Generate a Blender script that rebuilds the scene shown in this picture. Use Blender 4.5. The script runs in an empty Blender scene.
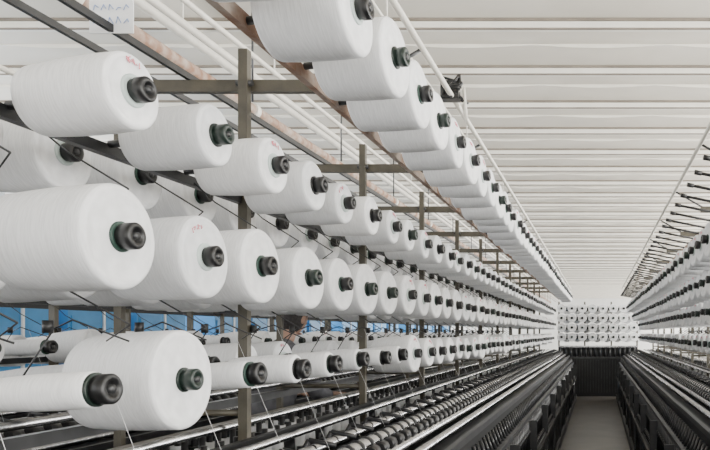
import bpy, math, random
from mathutils import Vector, Matrix, Euler
random.seed(4)
H=1.6; F=760.0
S=bpy.context.scene
COL=S.collection

# ------------------------------------------------------------ materials
def mat(name,col,rough=.6,metal=0.0,noise=0.0,nscale=8.0,bump=0.0,bscale=60.0,col2=None,spec=None):
    m=bpy.data.materials.new(name); m.use_nodes=True
    nt=m.node_tree; b=nt.nodes['Principled BSDF']
    b.inputs['Base Color'].default_value=(*col,1)
    b.inputs['Roughness'].default_value=rough
    b.inputs['Metallic'].default_value=metal
    if spec is not None: b.inputs['Specular IOR Level'].default_value=spec
    tc=nt.nodes.new('ShaderNodeTexCoord')
    if noise>0 or col2:
        n=nt.nodes.new('ShaderNodeTexNoise'); n.inputs['Scale'].default_value=nscale; n.inputs['Detail'].default_value=5
        nt.links.new(tc.outputs['Object'],n.inputs['Vector'])
        r=nt.nodes.new('ShaderNodeValToRGB')
        c2=col2 if col2 else tuple(max(0,c*(1-noise)) for c in col)
        r.color_ramp.elements[0].position=.38; r.color_ramp.elements[1].position=.62
        r.color_ramp.elements[0].color=(*c2,1); r.color_ramp.elements[1].color=(*col,1)
        nt.links.new(n.outputs['Fac'],r.inputs['Fac']); nt.links.new(r.outputs['Color'],b.inputs['Base Color'])
    if bump>0:
        n2=nt.nodes.new('ShaderNodeTexNoise'); n2.inputs['Scale'].default_value=bscale
        nt.links.new(tc.outputs['Object'],n2.inputs['Vector'])
        bp=nt.nodes.new('ShaderNodeBump'); bp.inputs['Strength'].default_value=bump; bp.inputs['Distance'].default_value=.01
        nt.links.new(n2.outputs['Fac'],bp.inputs['Height']); nt.links.new(bp.outputs['Normal'],b.inputs['Normal'])
    return m

def yarn_mat():
    m=bpy.data.materials.new('white_yarn'); m.use_nodes=True
    nt=m.node_tree; b=nt.nodes['Principled BSDF']
    b.inputs['Roughness'].default_value=.9
    b.inputs['Specular IOR Level'].default_value=.1
    tc=nt.nodes.new('ShaderNodeTexCoord')
    oi=nt.nodes.new('ShaderNodeObjectInfo')
    r=nt.nodes.new('ShaderNodeValToRGB')
    r.color_ramp.elements[0].color=(.69,.70,.715,1); r.color_ramp.elements[1].color=(.85,.852,.855,1)
    nt.links.new(oi.outputs['Random'],r.inputs['Fac'])
    mp=nt.nodes.new('ShaderNodeMapping'); mp.inputs['Scale'].default_value=(300,24,24)
    nt.links.new(tc.outputs['Object'],mp.inputs['Vector'])
    n=nt.nodes.new('ShaderNodeTexNoise'); n.inputs['Scale'].default_value=1.0; n.inputs['Detail'].default_value=5
    nt.links.new(mp.outputs['Vector'],n.inputs['Vector'])
    r2=nt.nodes.new('ShaderNodeValToRGB'); r2.color_ramp.elements[0].position=.35; r2.color_ramp.elements[1].position=.65
    r2.color_ramp.elements[0].color=(.86,.86,.86,1); r2.color_ramp.elements[1].color=(1,1,1,1)
    nt.links.new(n.outputs['Fac'],r2.inputs['Fac'])
    mx=nt.nodes.new('ShaderNodeMix'); mx.data_type='RGBA'; mx.blend_type='MULTIPLY'; mx.inputs[0].default_value=1
    nt.links.new(r.outputs['Color'],mx.inputs[6]); nt.links.new(r2.outputs['Color'],mx.inputs[7])
    nt.links.new(mx.outputs[2],b.inputs['Base Color'])
    bp=nt.nodes.new('ShaderNodeBump'); bp.inputs['Strength'].default_value=.22; bp.inputs['Distance'].default_value=.003
    nt.links.new(n.outputs['Fac'],bp.inputs['Height']); nt.links.new(bp.outputs['Normal'],b.inputs['Normal'])
    return m
M_yarn=yarn_mat()
M_green=mat('core_green_plastic',(.018,.045,.034),.45)
M_dkgreen=mat('cap_dark_green_plastic',(.007,.016,.012),.42)
M_greengrey=mat('core_grey_plastic',(.45,.52,.50),.5)
M_black=mat('black_plastic',(.006,.006,.0065),.42)
M_ink=mat('red_marker_ink',(.74,.20,.25),.8)
M_dark=mat('dark_machine_paint',(.011,.0115,.013),.5,noise=.4,nscale=5)
M_gloss=mat('glossy_spindle',(.016,.017,.019),.28,metal=.2)
M_dark2=mat('oily_machine_grey',(.045,.046,.048),.4,metal=.3,noise=.4,nscale=9)
M_steel=mat('polished_steel',(.52,.52,.53),.25,metal=1.0,noise=.3,nscale=14)
M_olive=mat('olive_steel_paint',(.07,.061,.042),.5,noise=.35,nscale=12,bump=.1)
M_rust=mat('rusty_pipe',(.24,.13,.08),.8,col2=(.40,.33,.28),nscale=9,bump=.3)
M_wpipe=mat('cream_pipe_paint',(.70,.67,.60),.5,noise=.1)
M_ceil=mat('ceiling_plaster',(.83,.785,.69),.85,col2=(.77,.725,.635),nscale=1.3,bump=.1,bscale=20)
M_rib=mat('ceiling_rib_paint',(.88,.85,.77),.7,noise=.06,nscale=4)
M_ribd=mat('ceiling_rib_shade_brown',(.24,.21,.17),.8,noise=.2,nscale=4)  # brown that stands in for the shadows under the ribs
M_floor=mat('worn_concrete_floor',(.085,.076,.068),.38,col2=(.055,.05,.045),nscale=2.0,bump=.05,spec=.3)
M_wall=mat('wall_paint',(.74,.74,.72),.8,noise=.06,nscale=2)
M_blue=mat('blue_wall_panel',(.05,.27,.58),.5,noise=.2,nscale=3)
M_frame=mat('window_frame_white',(.8,.82,.84),.5)
M_wood=mat('dull_bar',(.16,.145,.12),.5,noise=.3,nscale=10)

# ------------------------------------------------------------ mesh builder
class MB:
    def __init__(s): s.v=[];s.f=[];s.m=[];s.sm=[];s.mats=[]
    def mi(s,m):
        if m not in s.mats: s.mats.append(m)
        return s.mats.index(m)
    def box(s,x0,x1,y0,y1,z0,z1,m):
        if x0>x1:x0,x1=x1,x0
        if y0>y1:y0,y1=y1,y0
        k=len(s.v)
        s.v+=[(x0,y0,z0),(x1,y0,z0),(x1,y1,z0),(x0,y1,z0),(x0,y0,z1),(x1,y0,z1),(x1,y1,z1),(x0,y1,z1)]
        for q in [(0,3,2,1),(4,5,6,7),(0,1,5,4),(1,2,6,5),(2,3,7,6),(3,0,4,7)]:
            s.f.append([k+i for i in q]); s.m.append(s.mi(m)); s.sm.append(False)
    def tube(s,p0,p1,r,m,n=10,r1=None):
        p0=Vector(p0);p1=Vector(p1);d=(p1-p0).normalized()
        a=Vector((0,0,1)) if abs(d.z)<.9 else Vector((1,0,0))
        u=d.cross(a).normalized();w=d.cross(u); k=len(s.v); r1=r if r1 is None else r1
        for P,R in((p0,r),(p1,r1)):
            for i in range(n):
                t=2*math.pi*i/n; s.v.append(tuple(P+u*(R*math.cos(t))+w*(R*math.sin(t))))
        mi=s.mi(m)
        for i in range(n):
            j=(i+1)%n; s.f.append([k+i,k+n+i,k+n+j,k+j]); s.m.append(mi); s.sm.append(True)
        s.f.append([k+i for i in range(n)]);s.m.append(mi);s.sm.append(False)
        s.f.append([k+n+i for i in reversed(range(n))]);s.m.append(mi);s.sm.append(False)
    def wire(s,pts,r,m,n=5):
        for a,b in zip(pts,pts[1:]): s.tube(a,b,r,m,n)
    def lathe(s,prof,m,n=48,smooth=True):   # prof (x,r) around X axis
        k=len(s.v)
        for x,r in prof:
            for i in range(n):
                t=2*math.pi*i/n; s.v.append((x,r*math.cos(t),r*math.sin(t)))
        mi=s.mi(m)
        for a in range(len(prof)-1):
            for i in range(n):
                j=(i+1)%n
                s.f.append([k+a*n+i,k+a*n+j,k+(a+1)*n+j,k+(a+1)*n+i]);s.m.append(mi);s.sm.append(smooth)
    def mesh(s,name):
        me=bpy.data.meshes.new(name); me.from_pydata(s.v,[],s.f)
        for m in s.mats: me.materials.append(m)
        me.polygons.foreach_set('material_index',s.m); me.polygons.foreach_set('use_smooth',s.sm)
        me.update(); return me
    def obj(s,name,parent=None):
        o=bpy.data.objects.new(name,s.mesh(name)); COL.objects.link(o)
        if parent: o.parent=parent
        return o
def empty(name,loc=(0,0,0)):
    e=bpy.data.objects.new(name,None); e.empty_display_size=.1; e.location=loc; COL.objects.link(e); return e

# ------------------------------------------------------------ bobbins
def bobbin(name,D,L,taper=.93,cap=M_black,core=M_green,ink=0,capr=.031):
    b=MB(); R=D/2; Rb=R*taper; e=.008
    prof=[(-L,.024),(-L,Rb-e*1.6),(-L+.002,Rb-e),(-L+.006,Rb-.003),(-L+.013,Rb)]
    for i in range(1,8):
        t=i/8; prof.append((-L+.013+(L-.022)*t, Rb+(R-Rb)*t+.0035*math.sin(math.pi*t)))
    prof+=[(-.009,R),(-.004,R-.003),(-.001,R-e),(0,R-e*1.7),(-.002,R*.82),(-.004,R*.6),(-.003,.042 if R>.06 else .034),(-.003,.022)]
    b.lathe(prof,M_yarn)
    cr=capr+(.009 if core is M_greengrey else .004)
    b.lathe([(-.004,cr),(.002,cr),(.003,cr-.002),(.003,.02)],core,32)
    b.lathe([(.002,capr-.003),(.012,capr-.002),(.014,capr),(.034,capr),(.037,capr-.003),(.037,capr*.55),(.028,capr*.5),(.028,.0005)],cap,32)
    b.lathe([(.028,capr*.3),(.0385,capr*.28),(.0385,.0005)],M_dark2,16)
    b.lathe([(-L-.022,.0005),(-L-.022,.03),(-L-.018,.032),(-L+.001,.032)],core,24)
    b.tube((-L-.02,0,0),(-L-.075,0,0),.011,M_dark2,10)
    if ink:
        rnd=random.Random(ink*7+int(D*1000)); rr=R*.76
        for k in range(5):
            a=.7+.5*ink+.13*k; y=-rr*math.cos(a); z=rr*math.sin(a)
            pts=[(.0006,y+rnd.uniform(-.005,.005),z+rnd.uniform(-.010,.010)) for _ in range(4)]
            b.wire(pts,.0011,M_ink,4)
    return b.mesh(name)
L=.24
BM={}
for key,D,LL in (('big',.226,L),('xl',.235,.235),('xxl',.265,.25),('mid',.176,.235),('slim',.082,.26),('sl2',.10,.26)):
    cr=.029 if D>.12 else .034
    T=.93 if D>.12 else .86; g=D>.12
    BM[key]=[bobbin('bobbin_'+key,D,LL,T,M_black,M_greengrey if g else M_dkgreen,1 if g else 0,cr),
             bobbin('bobbin_'+key+'_b',D,LL,T+.01,M_black,M_black,0,cr),
             bobbin('bobbin_'+key+'_c',D,LL,T,M_dkgreen,M_dkgreen,0,cr),
             bobbin('bobbin_'+key+'_d',D,LL,T-.01,M_black,M_greengrey if g else M_black,2 if g else 0,cr),
             bobbin('bobbin_'+key+'_e',D,LL,T-.01,M_black,M_green,0,cr)]
def row(x,z,y0,n,keys,side=-1,dy=.358,start=0,yaw=6,tilt=3,skip=0):
    par=empty('yarn_bobbin_row',(x,y0,z))
    for i in range(start,n):
        if skip and random.random()<skip: continue
        k=keys(i) if callable(keys) else keys
        me=random.choice(BM[k])
        o=bpy.data.objects.new('yarn_bobbin',me); COL.objects.link(o); o.parent=par
        o.location=(random.uniform(-.008,.008),dy*i+random.uniform(-.006,.006),random.uniform(-.006,.006))
        t=math.radians(-tilt+random.uniform(-1.5,1.5)); yw=math.radians(yaw+random.uniform(-2,2))
        o.rotation_euler=Euler((random.uniform(0,.5),t, -yw if side<0 else math.pi+yw),'XYZ')
        s=random.uniform(.94,1.03); o.scale=(random.uniform(.96,1.02),s,s)
    return par
N=47
def kC(i):
    return {-1:'slim',0:'slim',1:'xxl',2:'slim',3:'sl2',4:'sl2',5:'sl2',6:'slim',7:'sl2',8:'big',9:'mid',10:'mid'}.get(i,'mid' if i%5 else 'big')
# main left creel
row(-.63,H+.855,2.0,46,'xl',start=-1)
row(-1.03,H+.535,1.69,N,'mid')
row(-1.03,H+.202,1.63,N,'big')
row(-1.07,H-.122,1.62,N,kC)
row(-1.50,H+.515,2.15-.358,N-1,'big')
row(-1.50,H+.205,1.83,N,'big')
row(-1.50,H-.13,1.83,N,lambda i:'slim' if (i<3 or i%3==0) else 'mid')
# second machine further left
row(-2.75,H+.52,2.0,44,'mid')
row(-2.75,H+.24,2.0,44,'mid',skip=.15)
row(-2.75,H-.07,2.0,44,lambda i:'mid' if (i*7)%5 else 'slim')
row(-3.23,H-.10,2.1,42,'mid')
# right machine
row(.70,H+.60,2.0,46,'big',1)
row(.84,H+.40,2.1,46,'big',1)
row(.98,H+.19,2.0,46,'big',1)
row(1.0,H-.10,2.0,46,'mid',1)

# ------------------------------------------------------------ machines
Y0,Y1=-.6,18.5
def frame(map_x,empty_T=False):
    root=empty('spinning_frame',(0,0,0))
    X=map_x
    b=MB()
    b.box(X(.66),X(1.78),Y0,Y1,.10,.80,M_dark)
    b.box(X(.52),X(1.74),Y0+.03,Y1-.03,0,.11,M_dark)
    b.box(X(.76),X(1.76),Y0,Y1,.80,1.00,M_dark)
    y=Y0
    while y<Y1:
        b.box(X(.53),X(.66),y,y+.02,.11,.84,M_dark2); y+=1.44
    b.box(X(.525),X(.545),Y0,Y1,.50,.54,M_dark)
    b.obj('machine_base',root)
    r=MB()
    def bar(u,dz,w,h,m): r.box(X(u)-w/2,X(u)+w/2,Y0,Y1,H+dz-h/2,H+dz+h/2,m)
    def rod(u,dz,rad,m,n=14): r.tube((X(u),Y0,H+dz),(X(u),Y1,H+dz),rad,m,n)
    bar(.62,-.72,.07,.03,M_dark2)
    bar(.70,-.56,.03,.035,M_dark2); bar(.725,-.60,.01,.10,M_dark)
    rod(.79,-.525,.020,M_steel); rod(.87,-.50,.027,M_steel); rod(.95,-.46,.034,M_steel)
    bar(1.0,-.52,.05,.04,M_dark2)
    rod(1.07,-.44,.022,M_steel); bar(1.12,-.50,.04,.06,M_dark)
    rod(1.20,-.40,.014,M_steel); bar(1.30,-.42,.03,.05,M_dark)
    rod(1.42,-.36,.014,M_steel); bar(1.52,-.38,.04,.03,M_wood)
    rod(1.70,-.27,.014,M_steel); bar(1.74,-.33,.03,.04,M_dark2); bar(1.66,-.43,.03,.04,M_dark)
    r.obj('rollers_and_rails',root)
    s=MB()
    y=Y0+.05; i=0
    while y<Y1-.05:
        s.tube((X(.585),y,.12),(X(.585),y,.56),.036,M_gloss,10)
        s.tube((X(.585),y,.56),(X(.585),y,.60),.036,M_gloss,10,.016)
        s.tube((X(.60),y,.60),(X(.61),y,.86),.016,M_gloss,8)
        s.tube((X(.61),y,.72),(X(.61),y,.76),.028,M_dark,8)
        s.tube((X(.62),y,.89),(X(.66),y,1.0),.010,M_dark2,6)
        s.tube((X(.87),y-.035,H-.46),(X(.87),y+.035,H-.46),.026,M_black,8)
        s.tube((X(.95),y+.028,H-.46),(X(.95),y+.056,H-.46),.040,M_dark,10)
        if i%2==0:
            s.wire([(X(.98),y+.03,H-.42),(X(1.08),y+.03,H-.40),(X(1.13),y+.03,H-.49)],.010,M_dark,6)
        for u,ww in ((1.62,.038),(1.49,.034),(1.36,.032)):
            k=(i*5+int(u*10))%7
            yy=y+(.05 if u<1.5 else 0)
            s.tube((X(u),yy,1.0),(X(u),yy,1.21),.012,M_black,6)
            s.tube((X(u),yy,1.015),(X(u),yy,1.165-.02*(k%2)),ww,M_yarn if k<5 else M_gloss,10,ww*.78)
            s.tube((X(u),yy,1.0),(X(u),yy,1.02),ww+.008,M_dark2,8)
        s.tube((X(1.20),y+.04,1.0),(X(1.20),y+.04,1.14),.024,M_gloss,8)
        y+=.12; i+=1
    s.obj('spindles',root)
    c=MB()
    y=2.86-1.44*2; 
    while y<Y1:
        c.box(X(1.33)-.017,X(1.33)+.017,y-.017,y+.017,0,H+1.065,M_olive)
        c.box(X(.86),X(1.80),y-.016+.035,y+.016+.035,H+.915,H+.96,M_olive)
        c.box(X(1.80)-.014,X(1.80)+.014,y-.014,y+.014,0,H+.93,M_olive)
        c.tube((X(1.33),y,H-.30),(X(1.80),y,H-.30),.012,M_olive,8)
        c.tube((X(1.33)-.03,y+.0,H+.94),(X(1.33)+.03,y,H+.94),.012,M_dark2,8)
        y+=1.44
    c.obj('creel_posts',root)
    q=MB()
    for u,dz in ((1.345,.50),(1.345,.175),(1.39,-.15),(1.82,.48),(1.82,.17),(1.82,-.14)):
        q.box(X(u)-.012,X(u)+.012,Y0,Y1,H+dz-.015,H+dz+.015,M_dark)
    q.box(X(.945)-.012,X(.945)+.012,Y0,Y1,H+.81,H+.85,M_rust)
    for u,dz in ((1.80,1.02),(1.55,.97)):
        q.box(X(u)-.008,X(u)+.008,Y0,Y1,H+dz-.012,H+dz+.012,M_dark)
    q.tube((X(.66),Y0,H+1.07),(X(.66),Y1,H+1.07),.012,M_wpipe,10)
    y=2.86-1.44*2
    while y<Y1:
        q.tube((X(.66),y,H+1.07),(X(.9),y+.03,H+.94),.007,M_dark2,6); y+=1.44
    q.obj('creel_rails',root)
    w=MB()
    y=.9;
    while y<Y1-.5:
        if y<10:
            for u,dz in ((1.28,.5),(1.28,.17)):
                jit=random.uniform(-.02,.02)
                w.wire([(X(u+.06),y+.18,H+dz),(X(u-.02),y+.18+jit,H+dz-.07),(X(u-.14),y+.22+jit,H+dz-.15),(X(u-.06),y+.27,H+dz-.19)],.0022,M_dark,4)
            w.wire([(X(1.39),y+.18,H-.15),(X(1.3),y+.2,H+.01),(X(1.2),y+.12,H+.03),(X(1.12),y+.2,H-.02)],.0022,M_dark,4)
            w.tube((X(1.3),y+.18,H+.03),(X(1.3),y+.18,H-.0),.012,M_black,8)
            w.wire([(X(1.22),y+.2,H+.02),(X(.98),y+.1,H-.44)],.0005,M_yarn,3)
        y+=.358
    w.obj('thread_guides',root)
    if empty_T:
        t=MB(); y=.7
        while y<Y1:
            t.tube((X(.62),y-.03,H+.90),(X(.945),y,H+.84),.009,M_black,8)
            t.tube((X(.62),y-.03,H+.90),(X(.66),y-.026,H+.893),.014,M_black,8)
            y+=.358
        t.obj('bare_pegs',root)
    return root
frame(lambda u:-u)
frame(lambda u:-.08+u,empty_T=True)
frame(lambda u:-1.75-u)

# cable bundle on the conduit
cb=MB()
random.seed(9)
p=Vector((-.66,3.45,H+1.085))
for k in range(7):
    pts=[p+Vector((random.uniform(-.06,.06),random.uniform(-.06,.06),random.uniform(-.04,.09))) for _ in range(5)]
    cb.wire(pts,.006,M_black,5)
cb.box(p.x-.05,p.x+.03,p.y-.03,p.y+.03,p.z-.03,p.z+.05,M_black)
cb.wire([p,p+Vector((.05,0,.03)),p+Vector((.06,.02,-.12)),p+Vector((.03,.1,-.02))],.008,M_wpipe,6)
cb.obj('cable_bundle')

# paper notice clipped to the creel top rail
nb=MB(); M_paper=mat('notice_paper',(.85,.86,.88),.7); M_bi=mat('blue_ink',(.25,.35,.6),.7)
nb.box(-1.62,-1.48,2.42,2.424,H+.955,H+1.20,M_paper)
rn=random.Random(3)
for k in range(14):
    x=-1.605+(k%5)*.024; z=H+.985+(k//5)*.042
    nb.wire([(x,2.417,z),(x+rn.uniform(.003,.014),2.417,z+rn.uniform(.008,.022)),(x+.016,2.417,z+rn.uniform(-.006,.01))],.0014,M_bi,4)
nb.obj('paper_notice')

# ------------------------------------------------------------ end creel
e=empty('end_creel',(0,0,0))
b=MB(); YE=19.2
b.box(-1.0,1.0,YE,YE+.5,.0,.95,M_dark)
for i in range(28):
    x=-.97+i*.07; b.box(x,x+.02,YE-.03,YE,.1,.92,M_dark2)
b.box(-1.02,1.02,YE-.05,YE+.5,.95,1.0,M_dark2)
b.box(-1.0,1.0,YE-.06,YE-.02,1.24,1.28,M_steel)
for i in range(16):
    x=-.93+i*.123; b.tube((x,YE+.05,1.0),(x,YE+.05,1.24),.03,M_dark if i%2 else M_dark2,8)
b.box(-1.0,1.0,YE+.1,YE+.45,1.0,1.27,M_dark)
for x in (-1.0,-.34,.34,1.0): b.box(x-.02,x+.02,YE+.26,YE+.30,.0,2.4,M_olive)
ZR=(1.50,1.74,1.98,2.22)
for z in ZR: b.box(-1.0,1.0,YE+.27,YE+.30,z-.03,z+.03,M_dark2)
b.obj('creel_stand',e)
for z in ZR:
    for i in range(8):
        for dd in (0,.55):
            o=bpy.data.objects.new('yarn_bobbin',random.choice(BM['big'])); COL.objects.link(o); o.parent=e
            o.location=(-.92+i*.262+dd*.2,YE-.03+dd,z-dd*.05); o.rotation_euler=(0,0,-math.pi/2)

# ------------------------------------------------------------ room
XL,XR,YB,YF,ZC=-8.0,7.0,-5.0,56.0,H+2.6
def plane_box(name,a,m):
    b=MB(); b.box(*a,m); return b.obj(name)
plane_box('floor',(XL,XR,YB,YF,-.1,0),M_floor)
plane_box('ceiling',(XL,XR,YB,YF,ZC,ZC+.1),M_ceil)
b=MB()
ypos=7.45-1.11*11
while ypos<YF:
    b.box(XL,XR,ypos-.05,ypos+.05,ZC-.07,ZC,M_rib)
    b.box(XL,XR,ypos-.075,ypos-.05,ZC-.02,ZC,M_ribd)  # shade along the rib edge, put in as a dark strip
    b.box(XL,XR,ypos-.04,ypos-.02,ZC-.08,ZC-.07,M_ribd)  # painted shadow line on the rib underside
    if ypos<30:
        x=XL+.2; ym=ypos+.5
        while x<XR-1.2:
            k=len(b.v); n=10
            for i in range(n+1):
                xx=x+1.2*i/n; d=.006+.028*math.sin(math.pi*i/n)
                b.v+=[(xx,ym,ZC),(xx,ym,ZC-d),(xx,ym+.05,ZC)]
            for i in range(n):
                a=k+3*i
                for q in ((a,a+1,a+4,a+3),(a+1,a+2,a+5,a+4)):
                    b.f.append(list(q)); b.m.append(b.mi(M_rib)); b.sm.append(False)
            x+=1.2
    ypos+=1.11
b.obj('trim_ceiling_ribs')
plane_box('wall_far',(XL,XR,YF,YF+.1,0,ZC),M_wall)
plane_box('wall_near',(XL,XR,YB-.1,YB,0,ZC),M_wall)
def side_wall(name,x,sgn):
    b=MB()
    b.box(x,x+sgn*.15,YB,YF,0,1.55,M_wall); b.box(x,x+sgn*.15,YB,YF,3.6,ZC,M_wall)
    y=YB
    while y<YF:
        b.box(x,x+sgn*.15,y,y+.5,1.55,3.6,M_wall); y+=3.05
    return b.obj(name)
side_wall('wall_left',XL,-1); side_wall('wall_right',XR,1)
M_glass=mat('frosted_window_glass',(.85,.9,.95),.4)
for x,sg in ((XL,-1),(XR,1)):
    b=MB(); b.box(x+sg*.10,x+sg*.12,YB,YF,1.55,3.6,M_glass)
    y=YB+.5
    while y<YF:
        b.box(x+sg*.02,x+sg*.08,y+1.2,y+1.26,1.55,3.6,M_frame); b.box(x+sg*.02,x+sg*.08,y,y+2.55,2.5,2.56,M_frame); y+=3.05
    b.obj('window_1' if sg<0 else 'window_2')
b=MB(); y=4.0; i=0
while y<30:
    b.box(-6.6,-6.0,y,y+1.15,.0,H+.34+(i%3)*.03,M_blue); b.box(-6.0,-5.985,y+.05,y+.55,.3,H+.2,M_blue)
    b.box(-6.0,-5.98,y+.60,y+.63,.3,H+.30,M_frame)
    y+=1.3 if i%4 else 2.0; i+=1
b.obj('blue_cabinet_row')
b=MB()
b.tube((-2.5,YB,H+1.61),(-2.5,40,H+1.61),.045,M_rust,16)
y=-4
while y<40:
    b.tube((-2.5,y,H+1.6),(-2.5,y,ZC),.008,M_dark2,6); b.tube((-2.5,y-.03,H+1.61),(-2.5,y+.03,H+1.61),.055,M_wpipe,16); y+=1.9
b.obj('rusty_pipe')
b=MB()
for x,dz,r_,m in ((-2.3,1.85,.018,M_wpipe),(-2.95,2.2,.03,M_wpipe),(-3.4,2.45,.04,M_wpipe),(-1.5,2.2,.012,M_wpipe)):
    b.tube((x,YB,H+dz),(x,YF-2,H+dz),r_,m,10)
    y=-4.5
    while y<50: b.tube((x,y,H+dz),(x,y,ZC),.006,m,5); y+=3.3
b.obj('ceiling_conduits')

# ------------------------------------------------------------ worker
M_shirt=mat('grey_work_shirt',(.10,.10,.11),.85,noise=.3,nscale=20,bump=.3,bscale=12)
M_trs=mat('dark_trousers',(.03,.035,.05),.85,noise=.2)
M_skin=mat('skin',(.36,.22,.16),.55)
M_hair=mat('dark_grey_hair',(.05,.045,.045),.7,noise=.4,nscale=80,bump=.5,bscale=150)
wk=empty('worker',(-2.07,4.75,0)); wk.scale=(1.06,1.06,1.06); wk.rotation_euler=(0,0,math.radians(72))
def skin(name,vs,es,m,parent,root=0,sub=2):
    me=bpy.data.meshes.new(name); me.from_pydata([v[0] for v in vs],[],es); me.update(); me.materials.append(m)
    o=bpy.data.objects.new(name,me); COL.objects.link(o); o.parent=parent
    md=o.modifiers.new('Skin','SKIN'); md.use_smooth_shade=True
    sv=me.skin_vertices[0].data if me.skin_vertices else None
    if sv is None:
        bpy.context.view_layer.objects.active=o; o.select_set(True)
        bpy.ops.mesh.customdata_skin_add(); sv=me.skin_vertices[0].data
    for i,v in enumerate(vs):
        rr=v[1]; sv[i].radius=rr if isinstance(rr,tuple) else (rr,rr); sv[i].use_root=(i==root)
    sd=o.modifiers.new('Sub','SUBSURF'); sd.levels=sub; sd.render_levels=sub
    return o
sh=[((0,0,.94),(.15,.12)),((.03,0,1.10),(.14,.12)),((.09,0,1.28),(.16,.13)),((.14,0,1.42),(.09,.08)),((.165,0,1.475),.055),
    ((.10,.17,1.37),.068),((.18,.21,1.14),.05),((.38,.15,1.12),.038),((.10,-.17,1.37),.068),((.18,-.21,1.14),.05),((.38,-.15,1.12),.038)]
skin('shirt',sh,[(0,1),(1,2),(2,3),(3,4),(2,5),(5,6),(6,7),(2,8),(8,9),(9,10)],M_shirt,wk)
tr=[((0,0,.93),(.13,.11)),((0,.09,.84),.09),((.03,.1,.48),.066),((-.02,.11,.10),.05),((0,-.09,.84),.09),((.03,-.1,.48),.066),((-.02,-.11,.10),.05)]
skin('trousers',tr,[(0,1),(1,2),(2,3),(0,4),(4,5),(5,6)],M_trs,wk)
for k,sy in enumerate((1,-1)):
    skin('shoe_%d'%(k+1),[((-.05,.11*sy,.05),.045),((.05,.115*sy,.045),.045),((.16,.12*sy,.035),.033)],[(0,1),(1,2)],M_black,wk)
    yc=.145*sy
    vs=[((.40,yc,1.12),(.026,.022)),((.45,yc,1.12),(.036,.017)),((.49,yc,1.118),(.036,.015))]
    skin('palm_%d'%(k+1),vs,[(0,1),(1,2)],M_skin,wk)
    for j,(dy,ln) in enumerate(((-.028,.068),(-.009,.078),(.010,.073),(.028,.058))):
        y=yc+dy
        skin('finger_%d_%d'%(k+1,j+1),[((.475,y,1.12),.009),((.50,y,1.122),.009),((.50+ln*.5,y,1.112),.008),((.50+ln*.9,y,1.088),.007)],[(0,1),(1,2),(2,3)],M_skin,wk,sub=1)
    skin('thumb_%d'%(k+1),[((.44,yc-.02*sy,1.115),.010),((.465,yc-.045*sy,1.11),.010),((.50,yc-.055*sy,1.10),.008)],[(0,1),(1,2)],M_skin,wk,sub=1)
skin('neck',[((.15,0,1.44),.05),((.20,0,1.55),.05)],[(0,1)],M_skin,wk)
hd=empty('head',(.225,0,1.60)); hd.parent=wk; hd.rotation_euler=(0,math.radians(25),0)
def ell(name,sx,sy,sz,m,fn=None,loc=(0,0,0),parent=hd):
    v=[];f=[];nu,nv=28,18
    for j in range(nv+1):
        ph=math.pi*j/nv
        for i in range(nu):
            t=2*math.pi*i/nu
            q=Vector((math.sin(ph)*math.cos(t),math.sin(ph)*math.sin(t),math.cos(ph)))
            if fn: q=fn(q)
            v.append((q.x*sx+loc[0],q.y*sy+loc[1],q.z*sz+loc[2]))
    for j in range(nv):
        for i in range(nu):
            f.append([j*nu+i,(j+1)*nu+i,(j+1)*nu+(i+1)%nu,j*nu+(i+1)%nu])
    me=bpy.data.meshes.new(name); me.from_pydata(v,[],f); me.materials.append(m)
    for p_ in me.polygons: p_.use_smooth=True
    o=bpy.data.objects.new(name,me); COL.objects.link(o); o.parent=parent; return o
def face(q):
    q=q.copy()
    if q.z<0: q.y*=1+q.z*.35; q.x=q.x*(1+q.z*.25)+(-q.z*.12)
    if q.x>.7 and abs(q.y)<.28 and -.35<q.z<.15: q.x+=.22*(1-abs(q.y)/.28)*(1-(q.z+.1)**2*6)
    return q
ell('face',.093,.076,.118,M_skin,face)
def hair(q):
    q=q.copy()
    if q.x>.35 and q.z<.45: q*=.86
    if q.z<-.6: q*=.9
    return q
ell('hair',.104,.087,.126,M_hair,hair,(-.008,0,.006))
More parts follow.
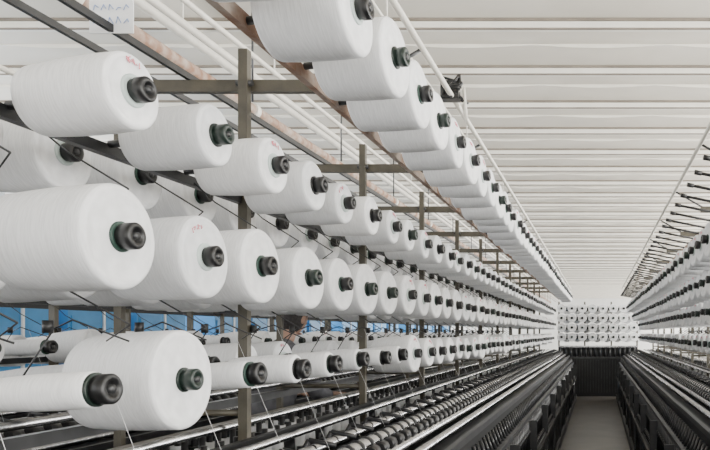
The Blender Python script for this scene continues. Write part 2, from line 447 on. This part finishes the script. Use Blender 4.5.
for k,sy in enumerate((1,-1)):
    ell('ear_%d'%(k+1),.018,.009,.03,M_skin,None,(-.005,.083*sy,-.01))
    ell('eye_%d'%(k+1),.010,.012,.008,M_black,None,(.080,.030*sy,.005))
ell('mouth',.008,.024,.005,mat('lips',(.35,.14,.12),.5),None,(.088,0,-.065))

# ------------------------------------------------------------ lights
def area(name,loc,rot,sx,sy,pw,col=(1,1,1)):
    l=bpy.data.lights.new(name,'AREA'); l.shape='RECTANGLE'; l.size=sx; l.size_y=sy; l.energy=pw; l.color=col
    o=bpy.data.objects.new(name,l); COL.objects.link(o); o.location=loc; o.rotation_euler=rot; return o
R90=math.pi/2
area('window_daylight_right',(XR-.05,25,2.6),(0,R90,0),2.0,60,9400,(1,.985,.955))
area('window_daylight_left',(XL+.05,25,2.6),(0,-R90,0),2.0,60,2600,(.98,.99,1))
area('rear_fill_light',(0,YB+.05,2.3),(R90,0,0),12,3.2,330,(1,1,1))  # added fill from behind the camera; the near wall has no window
fx=MB(); M_housing=mat('added_housing_white',(.9,.9,.9),.4)  # white housings made up for the added ceiling lights
for x in (3.4,):
    y=-3
    while y<50:
        fx.box(x-.08,x+.08,y,y+1.5,ZC-.16,ZC,M_housing)
        area('added_ceiling_light',(x,y+.75,ZC-.17),(0,0,0),.14,1.4,60,(1,.98,.94)); y+=4.44  # ceiling lights added for extra brightness, not known fixtures
fx.obj('added_light_housing')
w=bpy.data.worlds.new('World'); S.world=w; w.use_nodes=True
w.node_tree.nodes['Background'].inputs['Color'].default_value=(.95,.97,1,1)
w.node_tree.nodes['Background'].inputs['Strength'].default_value=1.0

# ------------------------------------------------------------ camera
cd=bpy.data.cameras.new('Camera'); cam=bpy.data.objects.new('Camera',cd); COL.objects.link(cam)
cam.location=(0,0,H); cam.rotation_euler=(R90,0,0)
cd.sensor_width=36; cd.lens=F/710*36
cd.shift_x=-(598-355)/710; cd.shift_y=(333-225)/710
cd.clip_start=.05; cd.clip_end=200
S.camera=cam
